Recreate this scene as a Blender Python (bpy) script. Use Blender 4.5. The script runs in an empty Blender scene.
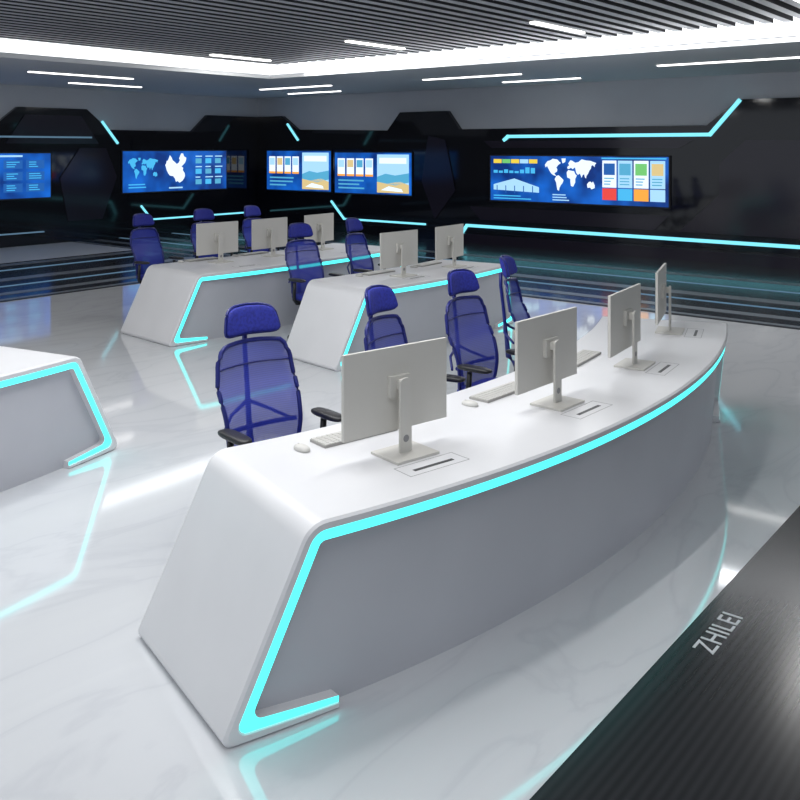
import bpy, math, random
from mathutils import Vector, Matrix
random.seed(4)
scene=bpy.context.scene
try:
    scene.view_settings.view_transform='Standard'
except Exception: pass

# ---------------------------------------------------------------- materials
def mat(name,col,rough=.5,metal=0,emis=None,estr=0,alpha=1,coat=0,spec=.5):
    m=bpy.data.materials.new(name); m.use_nodes=True
    b=m.node_tree.nodes['Principled BSDF']
    b.inputs['Base Color'].default_value=(*col,1)
    b.inputs['Roughness'].default_value=rough
    b.inputs['Metallic'].default_value=metal
    b.inputs['Specular IOR Level'].default_value=spec
    b.inputs['Coat Weight'].default_value=coat
    if emis:
        b.inputs['Emission Color'].default_value=(*emis,1)
        b.inputs['Emission Strength'].default_value=estr
    b.inputs['Alpha'].default_value=alpha
    return m
def noise_col(m,c1,c2,scale=6,detail=3,lo=.35,hi=.65,bump=0):
    nt=m.node_tree; b=nt.nodes['Principled BSDF']
    tc=nt.nodes.new('ShaderNodeTexCoord'); n=nt.nodes.new('ShaderNodeTexNoise')
    n.inputs['Scale'].default_value=scale; n.inputs['Detail'].default_value=detail
    r=nt.nodes.new('ShaderNodeValToRGB')
    r.color_ramp.elements[0].position=lo; r.color_ramp.elements[1].position=hi
    r.color_ramp.elements[0].color=(*c1,1); r.color_ramp.elements[1].color=(*c2,1)
    nt.links.new(tc.outputs['Object'],n.inputs['Vector']); nt.links.new(n.outputs['Fac'],r.inputs['Fac'])
    nt.links.new(r.outputs['Color'],b.inputs['Base Color'])
    return m

M={}
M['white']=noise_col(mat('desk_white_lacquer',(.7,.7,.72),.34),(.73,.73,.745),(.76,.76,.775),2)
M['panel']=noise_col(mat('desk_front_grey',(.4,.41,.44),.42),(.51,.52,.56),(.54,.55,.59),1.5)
M['cyan']=mat('cyan_led',(.05,.3,.3),.4,emis=(.05,.88,.85),estr=2.4)
M['cyanw']=mat('cyan_wall_led',(.05,.3,.3),.4,emis=(.22,.75,.9),estr=1.2)
M['blue_dim']=mat('dim_blue_led',(.05,.1,.2),.4,emis=(.14,.26,.36),estr=.6)
M['stage_line']=mat('stage_inlay',(.20,.22,.25),.3)
M['groove']=mat('flap_groove',(.25,.25,.26),.5)
M['mon']=mat('monitor_shell',(.60,.585,.545),.42)
M['monb']=mat('monitor_display',(.01,.01,.012),.15)
M['key']=mat('keyboard_keys',(.62,.61,.58),.5)
M['keyb']=mat('keyboard_body',(.38,.37,.35),.5)
M['blk']=mat('black_plastic',(.015,.015,.018),.4)
M['chrome']=mat('polished_metal',(.5,.5,.52),.2,1)
M['frame']=mat('blue_frame',(.010,.016,.17),.4)
M['cush']=noise_col(mat('blue_fabric',(.02,.03,.3),.8),(.012,.018,.22),(.02,.03,.34),60)
mm=mat('blue_mesh',(.02,.035,.4),.6); M['mesh']=mm
nt=mm.node_tree; b=nt.nodes['Principled BSDF']
tc=nt.nodes.new('ShaderNodeTexCoord'); w=nt.nodes.new('ShaderNodeTexWave')
w.wave_type='BANDS'; w.bands_direction='Z'; w.inputs['Scale'].default_value=28
r=nt.nodes.new('ShaderNodeValToRGB')
r.color_ramp.elements[0].color=(.02,.035,.36,1); r.color_ramp.elements[1].color=(.03,.05,.48,1)
nt.links.new(tc.outputs['Object'],w.inputs['Vector']); nt.links.new(w.outputs['Fac'],r.inputs['Fac'])
nt.links.new(r.outputs['Color'],b.inputs['Base Color']); b.inputs['Alpha'].default_value=.80

fl=mat('white_marble',(.75,.77,.8),.06,spec=.6); M['floor']=fl
fl.node_tree.nodes['Principled BSDF'].inputs['IOR'].default_value=1.75
nt=fl.node_tree; b=nt.nodes['Principled BSDF']
tc=nt.nodes.new('ShaderNodeTexCoord')
mp=nt.nodes.new('ShaderNodeMapping'); mp.inputs['Rotation'].default_value=(0,0,.6); mp.inputs['Scale'].default_value=(.45,1.3,1)
n=nt.nodes.new('ShaderNodeTexNoise'); n.inputs['Scale'].default_value=1.5; n.inputs['Detail'].default_value=8; n.inputs['Distortion'].default_value=.9
s=nt.nodes.new('ShaderNodeMath'); s.operation='SUBTRACT'; s.inputs[1].default_value=.5
a=nt.nodes.new('ShaderNodeMath'); a.operation='ABSOLUTE'
r=nt.nodes.new('ShaderNodeValToRGB')
r.color_ramp.elements[0].position=0; r.color_ramp.elements[0].color=(.605,.62,.65,1)
r.color_ramp.elements[1].position=.03; r.color_ramp.elements[1].color=(.65,.665,.69,1)
e=r.color_ramp.elements.new(.2); e.color=(.675,.69,.71,1)
for x,y in ((tc.outputs['Object'],mp.inputs['Vector']),(mp.outputs['Vector'],n.inputs['Vector']),(n.outputs['Fac'],s.inputs[0]),(s.outputs[0],a.inputs[0]),(a.outputs[0],r.inputs['Fac']),(r.outputs['Color'],b.inputs['Base Color'])):
    nt.links.new(x,y)
def ribbed(name,c1,c2,rough,scale,dirn,spec=.5):
    m=mat(name,c1,rough,spec=spec); nt=m.node_tree; b=nt.nodes['Principled BSDF']
    tc=nt.nodes.new('ShaderNodeTexCoord'); w=nt.nodes.new('ShaderNodeTexWave'); w.wave_type='BANDS'; w.bands_direction=dirn
    w.inputs['Scale'].default_value=scale
    r=nt.nodes.new('ShaderNodeValToRGB'); r.color_ramp.elements[0].color=(*c1,1); r.color_ramp.elements[1].color=(*c2,1)
    nt.links.new(tc.outputs['Object'],w.inputs['Vector']); nt.links.new(w.outputs['Fac'],r.inputs['Fac']); nt.links.new(r.outputs['Color'],b.inputs['Base Color'])
    return m
M['carpet']=ribbed('dark_ribbed_floor',(.018,.019,.021),(.028,.029,.032),.20,8,'Y',.22)
M['stage']=mat('dark_stage',(.035,.038,.045),.16)
M['stage_lt']=mat('grey_stage',(.66,.68,.71),.35,spec=.3)
M['glass']=mat('black_glass',(.006,.007,.012),.06,spec=.6)
M['glass2']=mat('black_glass_panel',(.022,.017,.032),.12,spec=.6)
M['wallgrey']=noise_col(mat('wall_grey_paint',(.3,.32,.36),.7),(.60,.62,.66),(.64,.66,.70),1)
M['soffit']=mat('soffit_grey',(.88,.89,.90),.6)
M['slat']=mat('ceiling_slat',(.42,.43,.45),.5)
M['void_shade']=mat('ceiling_void_slat_shade',(.04,.042,.047),.9)  # dark ceiling backing, also shade painted on the slat sides
M['lamp']=mat('lamp_white',(1,1,1),.5,emis=(1,.98,.95),estr=3)
M['cove']=mat('cove_white',(1,1,1),.5,emis=(.95,.97,1),estr=1.9)
M['letters']=mat('floor_letter_white',(.6,.62,.65),.5)

# ---------------------------------------------------------------- mesh builder
class MB:
    def __init__(s): s.v=[];s.f=[];s.m=[];s.sm=[];s.mats=[]
    def mi(s,k):
        if k not in s.mats: s.mats.append(k)
        return s.mats.index(k)
    def face(s,idx,k,smooth=False): s.f.append(idx); s.m.append(s.mi(k)); s.sm.append(smooth)
    def add(s,p): s.v.append(tuple(p)); return len(s.v)-1
    def poly(s,pts,k,smooth=False): s.face([s.add(p) for p in pts],k,smooth)
    def box(s,c,h,k,M4=None):
        ids=[]
        for z in(-1,1):
            for x,y in((-1,-1),(1,-1),(1,1),(-1,1)):
                p=Vector((c[0]+x*h[0],c[1]+y*h[1],c[2]+z*h[2]))
                if M4: p=M4@p
                ids.append(s.add(p))
        for q in((3,2,1,0),(4,5,6,7),(0,1,5,4),(1,2,6,5),(2,3,7,6),(3,0,4,7)): s.face([ids[i] for i in q],k)
    def prism(s,a,b,k):
        ia=[s.add(p) for p in a]; ib=[s.add(p) for p in b]; n=len(a)
        s.face(ia[::-1],k); s.face(ib,k)
        for i in range(n): s.face([ia[i],ia[(i+1)%n],ib[(i+1)%n],ib[i]],k)
    def grid(s,rows,k,smooth=True,flip=False):
        ids=[[s.add(p) for p in r] for r in rows]
        for i in range(len(rows)-1):
            for j in range(len(rows[0])-1):
                q=[ids[i][j],ids[i][j+1],ids[i+1][j+1],ids[i+1][j]]
                if flip:q=q[::-1]
                s.face(q,k,smooth)
        return ids
    def tube(s,path,rad,k,n=8,closed=False,flat=1.0):
        P=[Vector(p) for p in path]; L=len(P); rings=[]
        if not hasattr(rad,'__len__'): rad=[rad]*L
        for i in range(L):
            if closed: t=(P[(i+1)%L]-P[i-1])
            else: t=P[min(i+1,L-1)]-P[max(i-1,0)]
            t.normalize(); up=Vector((0,0,1)) if abs(t.z)<.9 else Vector((0,1,0))
            a=t.cross(up).normalized(); b=a.cross(t).normalized()
            rings.append([s.add(P[i]+a*math.cos(2*math.pi*j/n)*rad[i]+b*math.sin(2*math.pi*j/n)*rad[i]*flat) for j in range(n)])
        for i in range(L if closed else L-1):
            A=rings[i];B=rings[(i+1)%L]
            for j in range(n): s.face([A[j],A[(j+1)%n],B[(j+1)%n],B[j]],k,True)
        if not closed: s.face(rings[0][::-1],k); s.face(rings[-1],k)
    def pad(s,c,h,k,e=.5,bend=0,n=20,m=12,shape=None):
        def sp(x,p): return math.copysign(abs(x)**p,x)
        rows=[]
        for i in range(m+1):
            th=-math.pi/2+math.pi*i/m; row=[]
            for j in range(n+1):
                ph=2*math.pi*j/n
                x=sp(math.cos(th),e)*sp(math.cos(ph),e); y=sp(math.cos(th),e)*sp(math.sin(ph),e); z=sp(math.sin(th),e)
                X,Y,Z=x*h[0],y*h[1],z*h[2]
                if shape: X,Y,Z=shape(x,y,z,X,Y,Z)
                row.append((c[0]+X,c[1]+Y-bend*x*x,c[2]+Z))
            rows.append(row)
        s.grid(rows,k,True)
    def mesh(s,name):
        me=bpy.data.meshes.new(name); me.from_pydata(s.v,[],s.f)
        for k in s.mats: me.materials.append(M[k])
        me.polygons.foreach_set('material_index',s.m); me.polygons.foreach_set('use_smooth',s.sm); me.update()
        return me
    def obj(s,name,loc=(0,0,0),rz=0,me=None):
        return place(name,s.mesh(name),loc,rz)
def place(name,me,loc,rz=0):
    o=bpy.data.objects.new(name,me); scene.collection.objects.link(o); o.location=loc; o.rotation_euler=(0,0,rz); return o

WX,WY=17.4,19.3
X0,Y0=-6,-5
# ---------------------------------------------------------------- floor
b=MB(); b.box(((WX+X0)/2,(WY+Y0)/2,-.05),((WX-X0)/2,(WY-Y0)/2,.05),'floor'); b.obj('floor')
b=MB(); b.box(((11.5+X0)/2,(1.57+Y0)/2,.002),((11.5-X0)/2,(1.57-Y0)/2,.002),'carpet'); b.obj('floor_runner_dark')
b=MB()
b.box(((11.5+WX)/2,(WY+Y0)/2,.006),((WX-11.5)/2,(WY-Y0)/2,.006),'stage')
b.box(((11.5+X0)/2,14.55,.006),((11.5-X0)/2,2.05,.006),'stage')
b.box(((11.5+X0)/2,17.95,.006),((11.5-X0)/2,1.35,.006),'stage_lt')
for i,(x,wd,k) in enumerate(((11.6,.05,'stage_line'),(12.1,.10,'stage_line'),(12.75,.04,'blue_dim'),(13.3,.14,'stage_line'),(14.3,.04,'blue_dim'),(15.2,.12,'stage_line'))):
    b.box((x,(WY+Y0)/2,.014),(wd,(WY-Y0)/2-.2,.003),k)
for i,(y,wd,k) in enumerate(((12.6,.05,'stage_line'),(13.1,.10,'stage_line'),(13.8,.04,'blue_dim'),(14.5,.14,'stage_line'),(15.6,.05,'blue_dim'),(16.3,.12,'stage_line'))):
    b.box(((11.5+X0)/2,y,.014),((11.5-X0)/2-.1,wd,.003),k)
b.obj('floor_perimeter_stage')
cu=bpy.data.curves.new('floor_lettering','FONT'); cu.body='ZHILEI'; cu.size=.135; cu.extrude=.001; cu.space_character=1.05
t=bpy.data.objects.new('floor_lettering',cu); scene.collection.objects.link(t); t.location=(3.88,1.40,.0055); cu.materials.append(M['letters'])

# ---------------------------------------------------------------- walls
b=MB(); b.box((WX+.1,(WY+Y0)/2,2.1),(.1,(WY-Y0)/2,2.1),'wallgrey'); b.obj('wall_right')
b=MB(); b.box(((WX+X0)/2,WY+.1,2.1),((WX-X0)/2,.1,2.1),'wallgrey'); b.obj('wall_left')
def W(side,t,z,d): return (WX-d,t,z) if side=='R' else (t,WY-d,z)
def wprism(b,side,pts,d0,d1,k): b.prism([W(side,t,z,d0) for t,z in pts],[W(side,t,z,d1) for t,z in pts],k)
def wstrip(b,side,pts,w,d0,d1,k):
    for (t0,z0),(t1,z1) in zip(pts,pts[1:]):
        dx,dz=t1-t0,z1-z0;L=math.hypot(dx,dz); nx,nz=-dz/L*w/2,dx/L*w/2
        ex,ez=dx/L*w*.3,dz/L*w*.3
        wprism(b,side,[(t0-ex+nx,z0-ez+nz),(t1+ex+nx,z1+ez+nz),(t1+ex-nx,z1+ez-nz),(t0-ex-nx,z0-ez-nz)],d0,d1,k)
b=MB()
top=[(Y0,2.64),(3.6,2.64),(4.1,3.12),(5.75,3.12),(6.35,2.64),(12.2,2.64),(12.55,3.08),(14.0,3.08),(14.4,2.64),(17.6,2.7),(18.2,3.08),(WY,3.08)]
wprism(b,'R',[(Y0,.0)]+top+[(WY,.0)],0,.12,'glass')
wprism(b,'R',[(6.9,.55),(6.1,1.3),(6.1,1.9),(5.6,2.35),(4.2,2.35),(3.4,1.6),(3.4,.9),(3.8,.55)],.12,.15,'glass2')
wprism(b,'R',[(12.9,.5),(12.3,1.2),(12.6,2.4),(13.1,2.5),(13.3,1.4)],.12,.15,'glass2')
wprism(b,'R',[(11.6,.55),(7.4,.55),(7.1,.85),(11.9,.85)],.12,.14,'glass2')
wprism(b,'R',[(6.9,2.2),(11.3,2.2),(11.5,2.36),(6.6,2.36)],.12,.14,'glass2')
wstrip(b,'R',[(10.95,2.38),(10.85,2.46),(6.28,2.46),(5.72,3.10)],.07,.12,.17,'cyanw')
wstrip(b,'R',[(12.25,.03),(11.97,.40),(Y0,.40)],.065,.12,.17,'cyanw')
wstrip(b,'R',[(16.3,.80),(15.85,.36),(13.2,.36)],.045,.12,.16,'cyanw')
wstrip(b,'R',[(17.95,2.85),(17.55,2.42)],.05,.12,.16,'cyanw')
wprism(b,'R',[(Y0,0),(Y0,.22),(12,.22),(12.1,0)],.12,.30,'glass2')
b.obj('wall_cladding_right')
b=MB()
top=[(X0,2.64),(3.0,2.64),(3.4,3.12),(5.0,3.12),(5.5,2.64),(9.6,2.64),(10.2,3.12),(11.9,3.12),(12.5,2.64),(15.0,2.64),(15.5,3.08),(WX-.12,3.08)]
wprism(b,'L',[(X0,.0)]+top+[(WX-.12,.0)],0,.12,'glass')
wprism(b,'L',[(9.9,2.3),(10.35,2.95),(11.75,2.95),(12.2,2.3)],.12,.15,'glass2')
wprism(b,'L',[(11.4,.5),(11.2,1.5),(11.7,2.2),(12.4,2.2),(12.7,1.5),(12.3,.5)],.12,.15,'glass2')
wstrip(b,'L',[(12.3,2.83),(12.72,2.32)],.05,.12,.16,'cyanw')
wstrip(b,'L',[(13.4,.75),(13.7,.40),(16.8,.40)],.04,.12,.16,'cyanw')
wstrip(b,'L',[(9.4,2.45),(12.0,2.45)],.04,.12,.16,'blue_dim')
wstrip(b,'L',[(X0,.30),(10.8,.30)],.03,.12,.15,'blue_dim')
b.obj('wall_cladding_left')

# ---------------------------------------------------------------- screens
def em(name,c,s=1.0):
    M[name]=mat(name,(0,0,0),.3,emis=c,estr=s*1.25)
em('s_blue',(.008,.045,.20),1.2); em('s_blue2',(.015,.10,.36),1); em('s_cyan',(.06,.42,.75),1)
em('s_white',(.75,.85,.95),1); em('s_yel',(.75,.55,.06),1); em('s_grn',(.15,.5,.15),1); em('s_red',(.7,.06,.05),1)
em('s_or',(.85,.35,.05),1); em('s_lt',(.35,.62,.85),1); em('s_sea',(.08,.35,.55),1); em('s_sand',(.62,.48,.22),1)
sb=M['s_blue'];nt=sb.node_tree;bb=nt.nodes['Principled BSDF']
tc=nt.nodes.new('ShaderNodeTexCoord');n=nt.nodes.new('ShaderNodeTexNoise');n.inputs['Scale'].default_value=1.6
r=nt.nodes.new('ShaderNodeValToRGB');r.color_ramp.elements[0].position=.35;r.color_ramp.elements[1].position=.7
r.color_ramp.elements[0].color=(.002,.022,.14,1);r.color_ramp.elements[1].color=(.006,.10,.46,1)
nt.links.new(tc.outputs['Object'],n.inputs['Vector']);nt.links.new(n.outputs['Fac'],r.inputs['Fac']);nt.links.new(r.outputs['Color'],bb.inputs['Emission Color'])
WORLD=[[(.02,.80),(.07,.90),(.12,.92),(.17,.97),(.26,.95),(.30,.88),(.33,.85),(.28,.80),(.24,.72),(.26,.66),(.25,.60),(.20,.55),(.24,.47),(.18,.50),(.14,.55),(.11,.62),(.09,.68),(.06,.76),(.03,.72)],
[(.24,.47),(.28,.50),(.32,.45),(.38,.36),(.36,.28),(.33,.22),(.30,.14),(.29,.05),(.26,.08),(.25,.18),(.24,.28),(.21,.38)],
[(.34,.98),(.42,.98),(.41,.88),(.36,.84)],
[(.45,.70),(.46,.76),(.49,.78),(.47,.84),(.51,.93),(.54,.92),(.60,.86),(.60,.74),(.57,.70),(.55,.68),(.52,.72),(.48,.68)],
[(.44,.58),(.47,.65),(.50,.64),(.58,.62),(.60,.54),(.63,.50),(.60,.40),(.60,.30),(.56,.18),(.52,.20),(.51,.32),(.51,.40),(.45,.44)],
[(.60,.86),(.66,.88),(.72,.96),(.80,.93),(.88,.92),(.99,.86),(.96,.80),(.96,.74),(.93,.80),(.90,.78),(.89,.70),(.86,.64),(.84,.56),(.81,.50),(.80,.42),(.78,.46),(.77,.54),(.74,.52),(.72,.44),(.69,.56),(.65,.52),(.62,.58),(.60,.72)],
[(.82,.26),(.85,.32),(.88,.34),(.91,.30),(.93,.34),(.96,.24),(.96,.16),(.90,.12),(.88,.17),(.83,.16)]]
CHINA=[(.02,.62),(.06,.66),(.08,.74),(.14,.76),(.22,.92),(.28,.86),(.34,.76),(.44,.70),(.52,.64),(.60,.68),(.66,.76),(.62,.82),(.72,.98),(.80,.97),(.84,.88),(.94,.84),(.92,.74),(.86,.66),(.78,.60),(.72,.56),(.80,.52),(.78,.44),(.86,.36),(.88,.26),(.84,.18),(.76,.10),(.64,.05),(.56,.10),(.48,.08),(.44,.18),(.36,.26),(.22,.28),(.14,.36),(.08,.46)]
def screen(name,side,ta,tb,z0,z1,content):
    b=MB(); T=lambda u:ta+(tb-ta)*u; Z=lambda v:z0+(z1-z0)*v
    d=.16
    wprism(b,side,[(T(-.008),Z(-.03)),(T(1.008),Z(-.03)),(T(1.008),Z(1.03)),(T(-.008),Z(1.03))],.125,d,'blk')
    def poly(pts,k,l=1):
        wprism(b,side,[(T(u),Z(v)) for u,v in pts],d,d+.004*l,k)
    def rect(u0,v0,u1,v1,k,l=1): poly([(u0,v0),(u1,v0),(u1,v1),(u0,v1)],k,l)
    rect(0,0,1,1,'s_blue',1); content(poly,rect); return b.obj(name)
def sub(pts,u0,v0,u1,v1): return [(u0+(u1-u0)*a,v0+(v1-v0)*c) for a,c in pts]
def text_rows(rect,u0,v0,u1,v1,n,k,l=2):
    for i in range(n):
        v=v0+(v1-v0)*(i+.3)/n; rect(u0,v,u0+(u1-u0)*random.uniform(.55,1),v+(v1-v0)/n*.4,k,l)
def c_main(poly,rect):
    for i,k in enumerate(('s_yel','s_grn','s_yel','s_lt','s_yel')): rect(.02+i*.055,.84,.07+i*.055,.93,k,2)
    for i in range(8): rect(.02+i*.033,.62,.045+i*.033,.66+random.random()*.1,'s_cyan',2)
    poly([(.02,.24),(.30,.20),(.30,.32),(.15,.50),(.02,.36)],'s_lt',2)
    for i in range(5): rect(.04+i*.055,.17,.045+i*.055,.34,'s_blue2',3)
    text_rows(rect,.02,.02,.28,.14,2,'s_cyan')
    for P in WORLD: poly(sub(P,.33,.22,.63,.97),'s_white',2)
    text_rows(rect,.38,.03,.5,.2,3,'s_lt')
    for i,k in enumerate(('s_lt','s_sea','s_sand','s_lt')):
        rect(.66+i*.083,.36,.735+i*.083,.92,'s_white' if i%2==0 else 's_lt',2)
        rect(.668+i*.083,.62,.727+i*.083,.86,('s_blue2','s_sea','s_grn','s_sand')[i],3)
        text_rows(rect,.67+i*.083,.40,.725+i*.083,.58,3,'s_sea',3)
    for i,k in enumerate(('s_red','s_cyan','s_or','s_lt')): rect(.66+i*.083,.10,.735+i*.083,.34,k,2)
    rect(.655,.95,.99,.98,'s_cyan',2)
def c_dash(poly,rect):
    for P in WORLD: poly(sub(P,.04,.3,.32,.85),'s_cyan',2)
    poly(sub(CHINA,.38,.16,.60,.96),'s_white',2)
    for r in range(3):
        for c in range(3): rect(.68+c*.1,.14+r*.27,.74+c*.1,.27+r*.27,'s_cyan' if (r+c)%2 else 's_sea',2); text_rows(rect,.68+c*.1,.29+r*.27,.76+c*.1,.36+r*.27,1,'s_lt',2)
    text_rows(rect,.05,.08,.25,.22,2,'s_cyan'); text_rows(rect,.42,.03,.58,.12,1,'s_lt')
def c_dash2(poly,rect):
    for r in range(3):
        for c in range(6): rect(.05+c*.155,.14+r*.26,.18+c*.155,.33+r*.26,'s_blue2',2); text_rows(rect,.07+c*.155,.16+r*.26,.16+c*.155,.31+r*.26,3,'s_cyan',3)
    rect(.2,.92,.8,.96,'s_lt',2)
def c_app(poly,rect):
    for c in range(4):
        rect(.04+c*.125,.46,.14+c*.125,.86,'s_white',2); rect(.05+c*.125,.64,.13+c*.125,.82,('s_lt','s_sand','s_sea','s_lt')[c],3); rect(.04+c*.125,.42,.14+c*.125,.47,'s_or',3)
    text_rows(rect,.05,.08,.50,.36,3,'s_sea')
    rect(.57,.04,.97,.96,'s_lt',2); poly([(.57,.42),(.68,.50),(.80,.46),(.97,.52),(.97,.30),(.80,.22),(.57,.30)],'s_sea',3)
    poly([(.57,.30),(.70,.26),(.86,.32),(.97,.24),(.97,.04),(.57,.04)],'s_sand',3); rect(.6,.74,.94,.88,'s_white',3)
    poly([(.62,.10),(.72,.20),(.88,.14),(.90,.07)],'s_white',4)
screen('video_wall_screen','R',11.30,7.10,1.02,2.02,c_main)
screen('video_wall_screen','R',18.75,16.30,1.05,2.12,c_app)
screen('video_wall_screen','R',16.15,13.6,1.04,2.08,c_app)
screen('video_wall_screen','L',12.85,16.1,1.10,2.12,c_dash)
screen('video_wall_screen','L',7.6,10.95,1.08,2.08,c_dash2)

# ---------------------------------------------------------------- ceiling
OX,OY,SZ,CZ=12.5,13.5,3.6,3.92
b=MB()
b.box(((OX+WX)/2,(WY+Y0)/2,SZ+.04),((WX-OX)/2,(WY-Y0)/2,.04),'soffit')
b.box(((OX+X0)/2,(OY+WY)/2,SZ+.04),((OX-X0)/2,(WY-OY)/2,.04),'soffit')
b.obj('ceiling_soffit')
b=MB()
b.box(((OX+X0)/2+.1,(OY+Y0)/2,4.15),((OX-X0)/2+.4,(OY-Y0)/2+.4,.05),'void_shade')
b.obj('ceiling')
b=MB()
y=Y0
while y<OY-.1:
    b.box(((OX+X0)/2,y,CZ),((OX-X0)/2,.058,.05),'void_shade')  # slat body coloured dark, standing in for shade between slats
    b.box(((OX+X0)/2,y,CZ-.052),((OX-X0)/2,.058,.002),'slat'); y+=.25
b.obj('ceiling_slats')
b=MB()
b.box((OX+.28,(OY+Y0)/2,3.86),(.02,(OY-Y0)/2+.3,.16),'cove')
b.box(((OX+X0)/2,OY+.28,3.86),((OX-X0)/2+.28,.02,.16),'cove')
b.box((OX+.02,(OY+Y0)/2,SZ+.13),(.02,(OY-Y0)/2,.05),'cove')
b.box(((OX+X0)/2,OY+.02,SZ+.13),((OX-X0)/2+.02,.02,.05),'cove')
b.obj('trim_cove_light')
b=MB()
lamps=[]
for x in (10.3,3.2,-1.7):
    for yy in (-.4,2.85,6.1,9.4,12.65):
        b.box((x+.7,yy,CZ-.068),(.7,.04,.014),'lamp'); lamps.append((x+.7,yy))
for yy in (-1,3.9,8.9,13.8): b.box((14.6,yy+1.15,SZ-.01),(.04,1.15,.01),'lamp')
for yy in (2.0,8.5,15): b.box((16.2,yy+.9,SZ-.01),(.035,.9,.01),'lamp')
for xx in (-2,2.5,8.5): b.box((xx+1.1,15.6,SZ-.01),(1.1,.04,.01),'lamp')
for xx in (0,4.5,10.5): b.box((xx+.9,17.6,SZ-.01),(.9,.035,.01),'lamp')
b.obj('ceiling_linear_lamps')

# ---------------------------------------------------------------- desks
def fillet_path(pts,rads,nf,nsub):
    out=[]; prev=pts[0]; out.append(prev)
    for i in range(1,len(pts)):
        if i<len(pts)-1:
            p=Vector(pts[i]);a=(Vector(pts[i-1])-p).normalized();c=(Vector(pts[i+1])-p).normalized()
            ang=a.angle(c); r=rads[i-1]; t=r/math.tan(ang/2); A=p+a*t;C=p+c*t
            cen=p+(a+c).normalized()*(r/math.sin(ang/2))
            end=A
        else: end=Vector(pts[i])
        n=nsub[i-1]; s0=Vector(prev)
        for k in range(1,n+1): out.append(tuple(s0.lerp(end,k/n)))
        if i<len(pts)-1:
            va=A-cen;vc=C-cen; tot=va.angle(vc); sgn=1 if va.x*vc.y-va.y*vc.x>0 else -1
            for k in range(1,nf+1):
                th=sgn*tot*k/nf; out.append((cen.x+va.x*math.cos(th)-va.y*math.sin(th),cen.y+va.x*math.sin(th)+va.y*math.cos(th)))
            prev=out[-1]
    return out
def offset(pts,d):
    def line(i):
        a,c=Vector(pts[i]),Vector(pts[i+1]); t=(c-a).normalized(); nrm=Vector((t.y,-t.x)); return a+nrm*d,t
    L=[line(i) for i in range(len(pts)-1)]; out=[(pts[0][0],d*.62)]
    for (p,t),(q,u) in zip(L,L[1:]):
        det=t.x*(-u.y)+u.x*t.y; w=q-p
        k=(w.x*(-u.y)+u.x*w.y)/det; out.append(tuple(p+t*k))
    out.append((pts[-1][0],d*.62)); return out
H=.78
def make_desk(cx,cy,R,p0,p1,depth,stations,h=H,fl=.34,foot=.50,lean=.06):
    b=MB(); s0,s1=R*p0,R*p1; sm=(s0+s1)/2
    raw=[(s0-fl+foot,0),(s0-fl,0),(s0,h),(s1,h),(s1+fl,0),(s1+fl-foot,0)]
    nsub=[3,6,48,6,3]
    def path(d):
        return fillet_path(offset(raw,d),[.035,max(.025,.11-d),max(.025,.11-d),.035],6,nsub)
    def mp(P,ro):
        o=[]
        for s,z in P:
            s=sm+(s-sm)*(1+.03*(1-z/h)*max(0,-ro))
            r=R-lean*(1-z/h)*(1+ro)+ro; ph=s/R; o.append((cx+r*math.sin(ph),cy-r*math.cos(ph),max(z,0)))
        return o
    P0,P1,P2,P3,P4=path(0),path(.01),path(.036),path(.040),path(.080); PI=path(.05)
    rings=[(mp(P0,-depth+.01),'white'),(mp(P0,-.012),'white'),(mp(P1,0),'white'),(mp(P2,0),'white'),(mp(P3,-.008),'cyan'),(mp(P4,-.008),'white'),(mp(P4,-.09),None)]
    for (A,k),(B,_) in zip(rings,rings[1:]): b.grid([A,B],k,True)
    back=[mp(P0,-depth+.01),mp(P1,-depth),mp(PI,-depth),mp(PI,-.09)]
    for A,B in zip(back,back[1:]): b.grid([A,B],'white',True,flip=True)
    for i in(0,-1):
        q=[r[0][i] for r in rings]+[back[3][i],back[2][i]]
        b.poly(q if i==0 else q[::-1],'white')
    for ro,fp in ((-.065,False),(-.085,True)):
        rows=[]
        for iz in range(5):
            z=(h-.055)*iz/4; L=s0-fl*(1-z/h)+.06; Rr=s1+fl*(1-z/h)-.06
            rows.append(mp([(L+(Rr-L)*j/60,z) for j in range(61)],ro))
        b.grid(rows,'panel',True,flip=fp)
    for ph in stations:
        def q(sx,r):
            p=ph+sx/R; return (cx+r*math.sin(p),cy-r*math.cos(p))
        def bar(sa,sb,ra,rb,k,t=.0012):
            A=[(*q(sa,ra),h),(*q(sb,ra),h),(*q(sb,rb),h),(*q(sa,rb),h)]
            b.prism(A,[(x,y,z+t) for x,y,z in A],k)
        rc=R-.24
        bar(-.11,.13,rc+.002,rc+.022,'blk')
        for (a1,a2,r1,r2) in((-.17,.19,rc-.06,rc-.057),(-.17,.19,rc+.06,rc+.063),(-.17,-.167,rc-.06,rc+.063),(.187,.19,rc-.06,rc+.063)): bar(a1,a2,r1,r2,'groove',.0006)
    return b.obj('curved_control_desk')

# ---------------------------------------------------------------- equipment meshes
def monitor_mesh():
    b=MB()
    b.box((0,.065,.295),(.31,.009,.195),'mon')
    b.box((0,.0755,.297),(.302,.002,.187),'monb')
    b.box((0,.045,.31),(.06,.012,.05),'mon')
    b.box((0,.020,.32),(.022,.016,.022),'mon')
    pts=[(-.034,.010),(.034,.010),(.034,.335)]+[(.034*math.cos(a),.335+.02*math.sin(a)) for a in [math.pi*i/8 for i in range(1,8)]]+[(-.034,.335)]
    b.prism([(x,-.008,z) for x,z in pts],[(x,.006,z) for x,z in pts],'mon')
    b.box((0,-.0,.0065),(.125,.10,.006),'mon')
    ring=[(.017*math.cos(a),.075+.017*math.sin(a)) for a in [2*math.pi*i/16 for i in range(16)]]
    b.prism([(x,-.0095,z) for x,z in ring],[(x,-.0075,z) for x,z in ring],'groove')
    return b.mesh('desktop_monitor')
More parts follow.
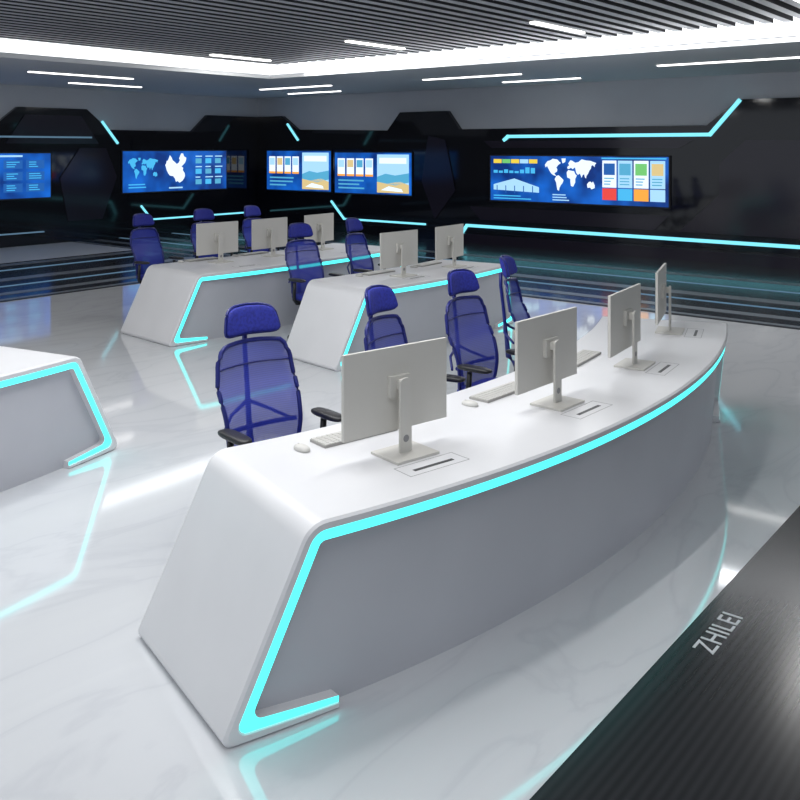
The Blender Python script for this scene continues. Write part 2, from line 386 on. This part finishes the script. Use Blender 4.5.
def kb_mesh():
    b=MB(); b.box((0,0,.0065),(.22,.065,.006),'keyb')
    for r in range(5):
        y=-.052+r*.026
        for c in range(15):
            if r==4 and 4<=c<=9: continue
            b.box((-.203+c*.029,y,.0145),(.0125,.011,.0025),'key')
    b.box((-.203+6.5*.029,.052,.0145),(.085,.011,.0025),'key')
    return b.mesh('computer_keyboard')
def mouse_mesh():
    b=MB()
    def sh(x,y,z,X,Y,Z): return X*(1-.12*abs(y)),Y,(Z if z>0 else Z*.12)
    b.pad((0,0,.0032),(.03,.052,.022),'key',e=.75,shape=sh)
    b.box((0,.025,.022),(.003,.009,.002),'keyb')
    return b.mesh('computer_mouse')
def lerp_tab(t,tab):
    for (a,va),(c,vc) in zip(tab,tab[1:]):
        if t<=c:
            k=(t-a)/(c-a); k=k*k*(3-2*k); return va+(vc-va)*k
    return tab[-1][1]
def chair_mesh():
    b=MB()
    def S(u,v,off=0):
        w=lerp_tab(v,[(0,.205),(.06,.225),(.30,.238),(.62,.250),(.84,.238),(.95,.210),(1,.18)])
        z=.50+.595*v+.010*(1-u*u)*(1 if v>.5 else -1)*abs(2*v-1)
        y=.205+.115*v-.045*math.sin(math.pi*min(1,v*1.5))-.045*u*u+off
        return (w*u,y,z)
    rows=[[S(-1+2*j/14,i/24) for j in range(15)] for i in range(25)]
    b.grid(rows,'mesh',True)
    bd=[S(-1+2*j/14,0) for j in range(14)]+[S(1,i/24) for i in range(24)]+[S(1-2*j/14,1) for j in range(14)]+[S(-1,1-i/24) for i in range(24)]
    b.tube(bd,.013,'frame',8,closed=True)
    b.tube([S(-.97+1.94*j/12,.80,-.004) for j in range(13)],.005,'frame',6)
    b.tube([S(-.95+1.9*j/10,.26,.02) for j in range(11)],.014,'frame',8)
    b.tube([(0,.10,.40),(0,.24,.41),(0,.30,.48),(0,.32,.66),(0,.345,.90),(0,.365,1.06),(0,.365,1.17)],[.03,.03,.024,.016,.014,.014,.016],'frame',10)
    for sgn in(-1,1): b.tube([(0,.335,.76),(sgn*.12,.31,.70),(sgn*.225,.215,.64)],[.012,.010,.009],'frame',8)
    def sh(x,y,z,X,Y,Z): return X*(1-.10*z),Y+.02*z,Z+.010*(1-x*x)
    b.pad((0,.335,1.215),(.165,.026,.074),'cush',e=.40,bend=.055,n=28,m=14,shape=sh)
    hb=[]
    for i in range(32):
        a=2*math.pi*i/32; cx_=math.copysign(abs(math.cos(a))**.45,math.cos(a)); sz=math.copysign(abs(math.sin(a))**.45,math.sin(a))
        hb.append((.172*cx_*(1-.10*sz),.340+.02*sz-.055*cx_*cx_,1.215+.080*sz+.010*(1-cx_*cx_)))
    b.tube(hb,.008,'frame',6,closed=True)
    def ss(x,y,z,X,Y,Z): return X*(1-.06*y),Y,Z-(.03*max(0,-y-.5))+.012*x*x
    b.pad((0,-.02,.475),(.255,.25,.042),'cush',e=.5,n=28,m=10,shape=ss)
    b.box((0,.0,.425),(.19,.17,.012),'blk')
    b.box((0,.03,.395),(.07,.11,.028),'blk')
    for sgn in(-1,1):
        b.tube([(sgn*.15,.04,.41),(sgn*.25,.04,.42),(sgn*.295,.03,.47),(sgn*.30,.02,.56),(sgn*.30,.01,.67)],[.018,.018,.02,.02,.018],'blk',8)
        b.pad((sgn*.30,-.03,.70),(.045,.135,.018),'blk',e=.6)
    b.tube([(0,.0,.09),(0,.0,.24)],.030,'blk',14); b.tube([(0,.0,.24),(0,.0,.39)],.018,'chrome',12)
    for i in range(5):
        a=2*math.pi*i/5+.3; c,s_=math.cos(a),math.sin(a)
        b.tube([(0,0,.115),(c*.16,s_*.16,.10),(c*.31,s_*.31,.078)],[.032,.024,.017],'blk',8,flat=.7)
        for o in(-.016,.016):
            px,py=c*.31-s_*o,s_*.31+c*o
            b.tube([(px-s_*.010,py+c*.010,.029),(px+s_*.010,py-c*.010,.029)],.029,'blk',12)
        b.tube([(c*.31,s_*.31,.03),(c*.31,s_*.31,.085)],.008,'blk',6)
    return b.mesh('office_chair')
MON,KB,MS,CH=monitor_mesh(),kb_mesh(),mouse_mesh(),chair_mesh()

def pol(cx,cy,r,ph): return cx+r*math.sin(ph),cy-r*math.cos(ph)
def station(cx,cy,R,ph,chair=True,rot=0,cr=-1.40,cdp=0,mr=-.42):
    x,y=pol(cx,cy,R+mr,ph); o=place('desktop_monitor',MON,(x,y,H),ph)
    bv=o.modifiers.new('bevel','BEVEL'); bv.width=.003; bv.segments=2; bv.limit_method='ANGLE'
    x,y=pol(cx,cy,R+mr-.36,ph-.03/R); place('computer_keyboard',KB,(x,y,H),ph)
    x,y=pol(cx,cy,R+mr-.34,ph-.38/R); place('computer_mouse',MS,(x,y,H),ph)
    if chair:
        x,y=pol(cx,cy,R+cr,ph+cdp); place('office_chair',CH,(x,y,0),ph+rot)
D=math.radians
st=[D(-11.9),D(-2.2),D(6.9),D(16.9)]
make_desk(4.7,9.44,7.4,D(-17.9),D(21.3),1.0,st)
for p,r_,dp in zip(st,[D(2),D(12),D(-8),D(4)],[D(-.7),D(-.1),D(-.5),0]): station(4.7,9.44,7.4,p,rot=r_,cdp=dp)
# centre desk
R=9; cx,cy=8.15,5.83+R
st=[D(-2.4),D(4.2)]
make_desk(cx,cy,R,D(-8.8),D(8.2),.95,st)
for p in st: station(cx,cy,R,p,chair=False)
for x,y,a in ((7.50,7.33,-6),(8.56,7.36,10)): place('office_chair',CH,(x,y,0),D(a))
# back-left desk
R=14; cx,cy=8.2,8.0+R
st=[D(-3.9),D(-.2),D(4.0)]
make_desk(cx,cy,R,D(-7.3),D(7.6),1.15,st)
for p in st: station(cx,cy,R,p,chair=False,mr=-.75)
for x,y,a in ((7.32,10.1,6),(8.42,10.25,-4),(9.4,10.25,5)): place('office_chair',CH,(x,y,0),D(a))
# left desk
R=10; cx,cy=1.2,5.34+R
make_desk(cx,cy,R,D(-15),D(12.8),1.0,[D(-10),D(-3),D(3)],fl=.46)
for p in (D(-10),D(-3),D(3)): station(cx,cy,R,p,chair=True)

# ---------------------------------------------------------------- lights
def area(name,loc,sx,sy,pw,col=(1,1,1),rot=(0,0,0)):
    l=bpy.data.lights.new(name,'AREA'); l.shape='RECTANGLE'; l.size=sx; l.size_y=sy; l.energy=pw; l.color=col
    o=bpy.data.objects.new(name,l); scene.collection.objects.link(o); o.location=loc; o.rotation_euler=rot; return o
for i,(x,y) in enumerate(lamps):
    if y>0 and x>3: area('lamp_light',(x,y,CZ-.085),1.4,.09,30,(1,.99,.97))
area('fill_area_light',(1.0,1.0,3.8),3.6,3.6,78,(.95,.97,1))  # added fill lights above the view, brightening the near room; not fixtures
area('fill_area_light',(3.6,4.6,3.8),3.0,3.0,112,(.96,.98,1))
area('fill_area_light',(-.6,6.2,3.8),3.0,3.0,62,(.96,.98,1))
area('cove_light_a',(OX-.05,5,3.7),.12,15,90,(.95,.97,1),(0,D(35),0))
w=bpy.data.worlds.new('world'); scene.world=w; w.use_nodes=True
w.node_tree.nodes['Background'].inputs[0].default_value=(.66,.71,.78,1); w.node_tree.nodes['Background'].inputs[1].default_value=.82

cam=bpy.data.cameras.new('camera'); co=bpy.data.objects.new('camera',cam); scene.collection.objects.link(co)
co.location=(0,0,2.2); co.rotation_euler=(D(90),0,D(-51)); cam.sensor_width=36; cam.lens=40.5; cam.shift_y=-.315
cam.clip_end=200
scene.camera=co
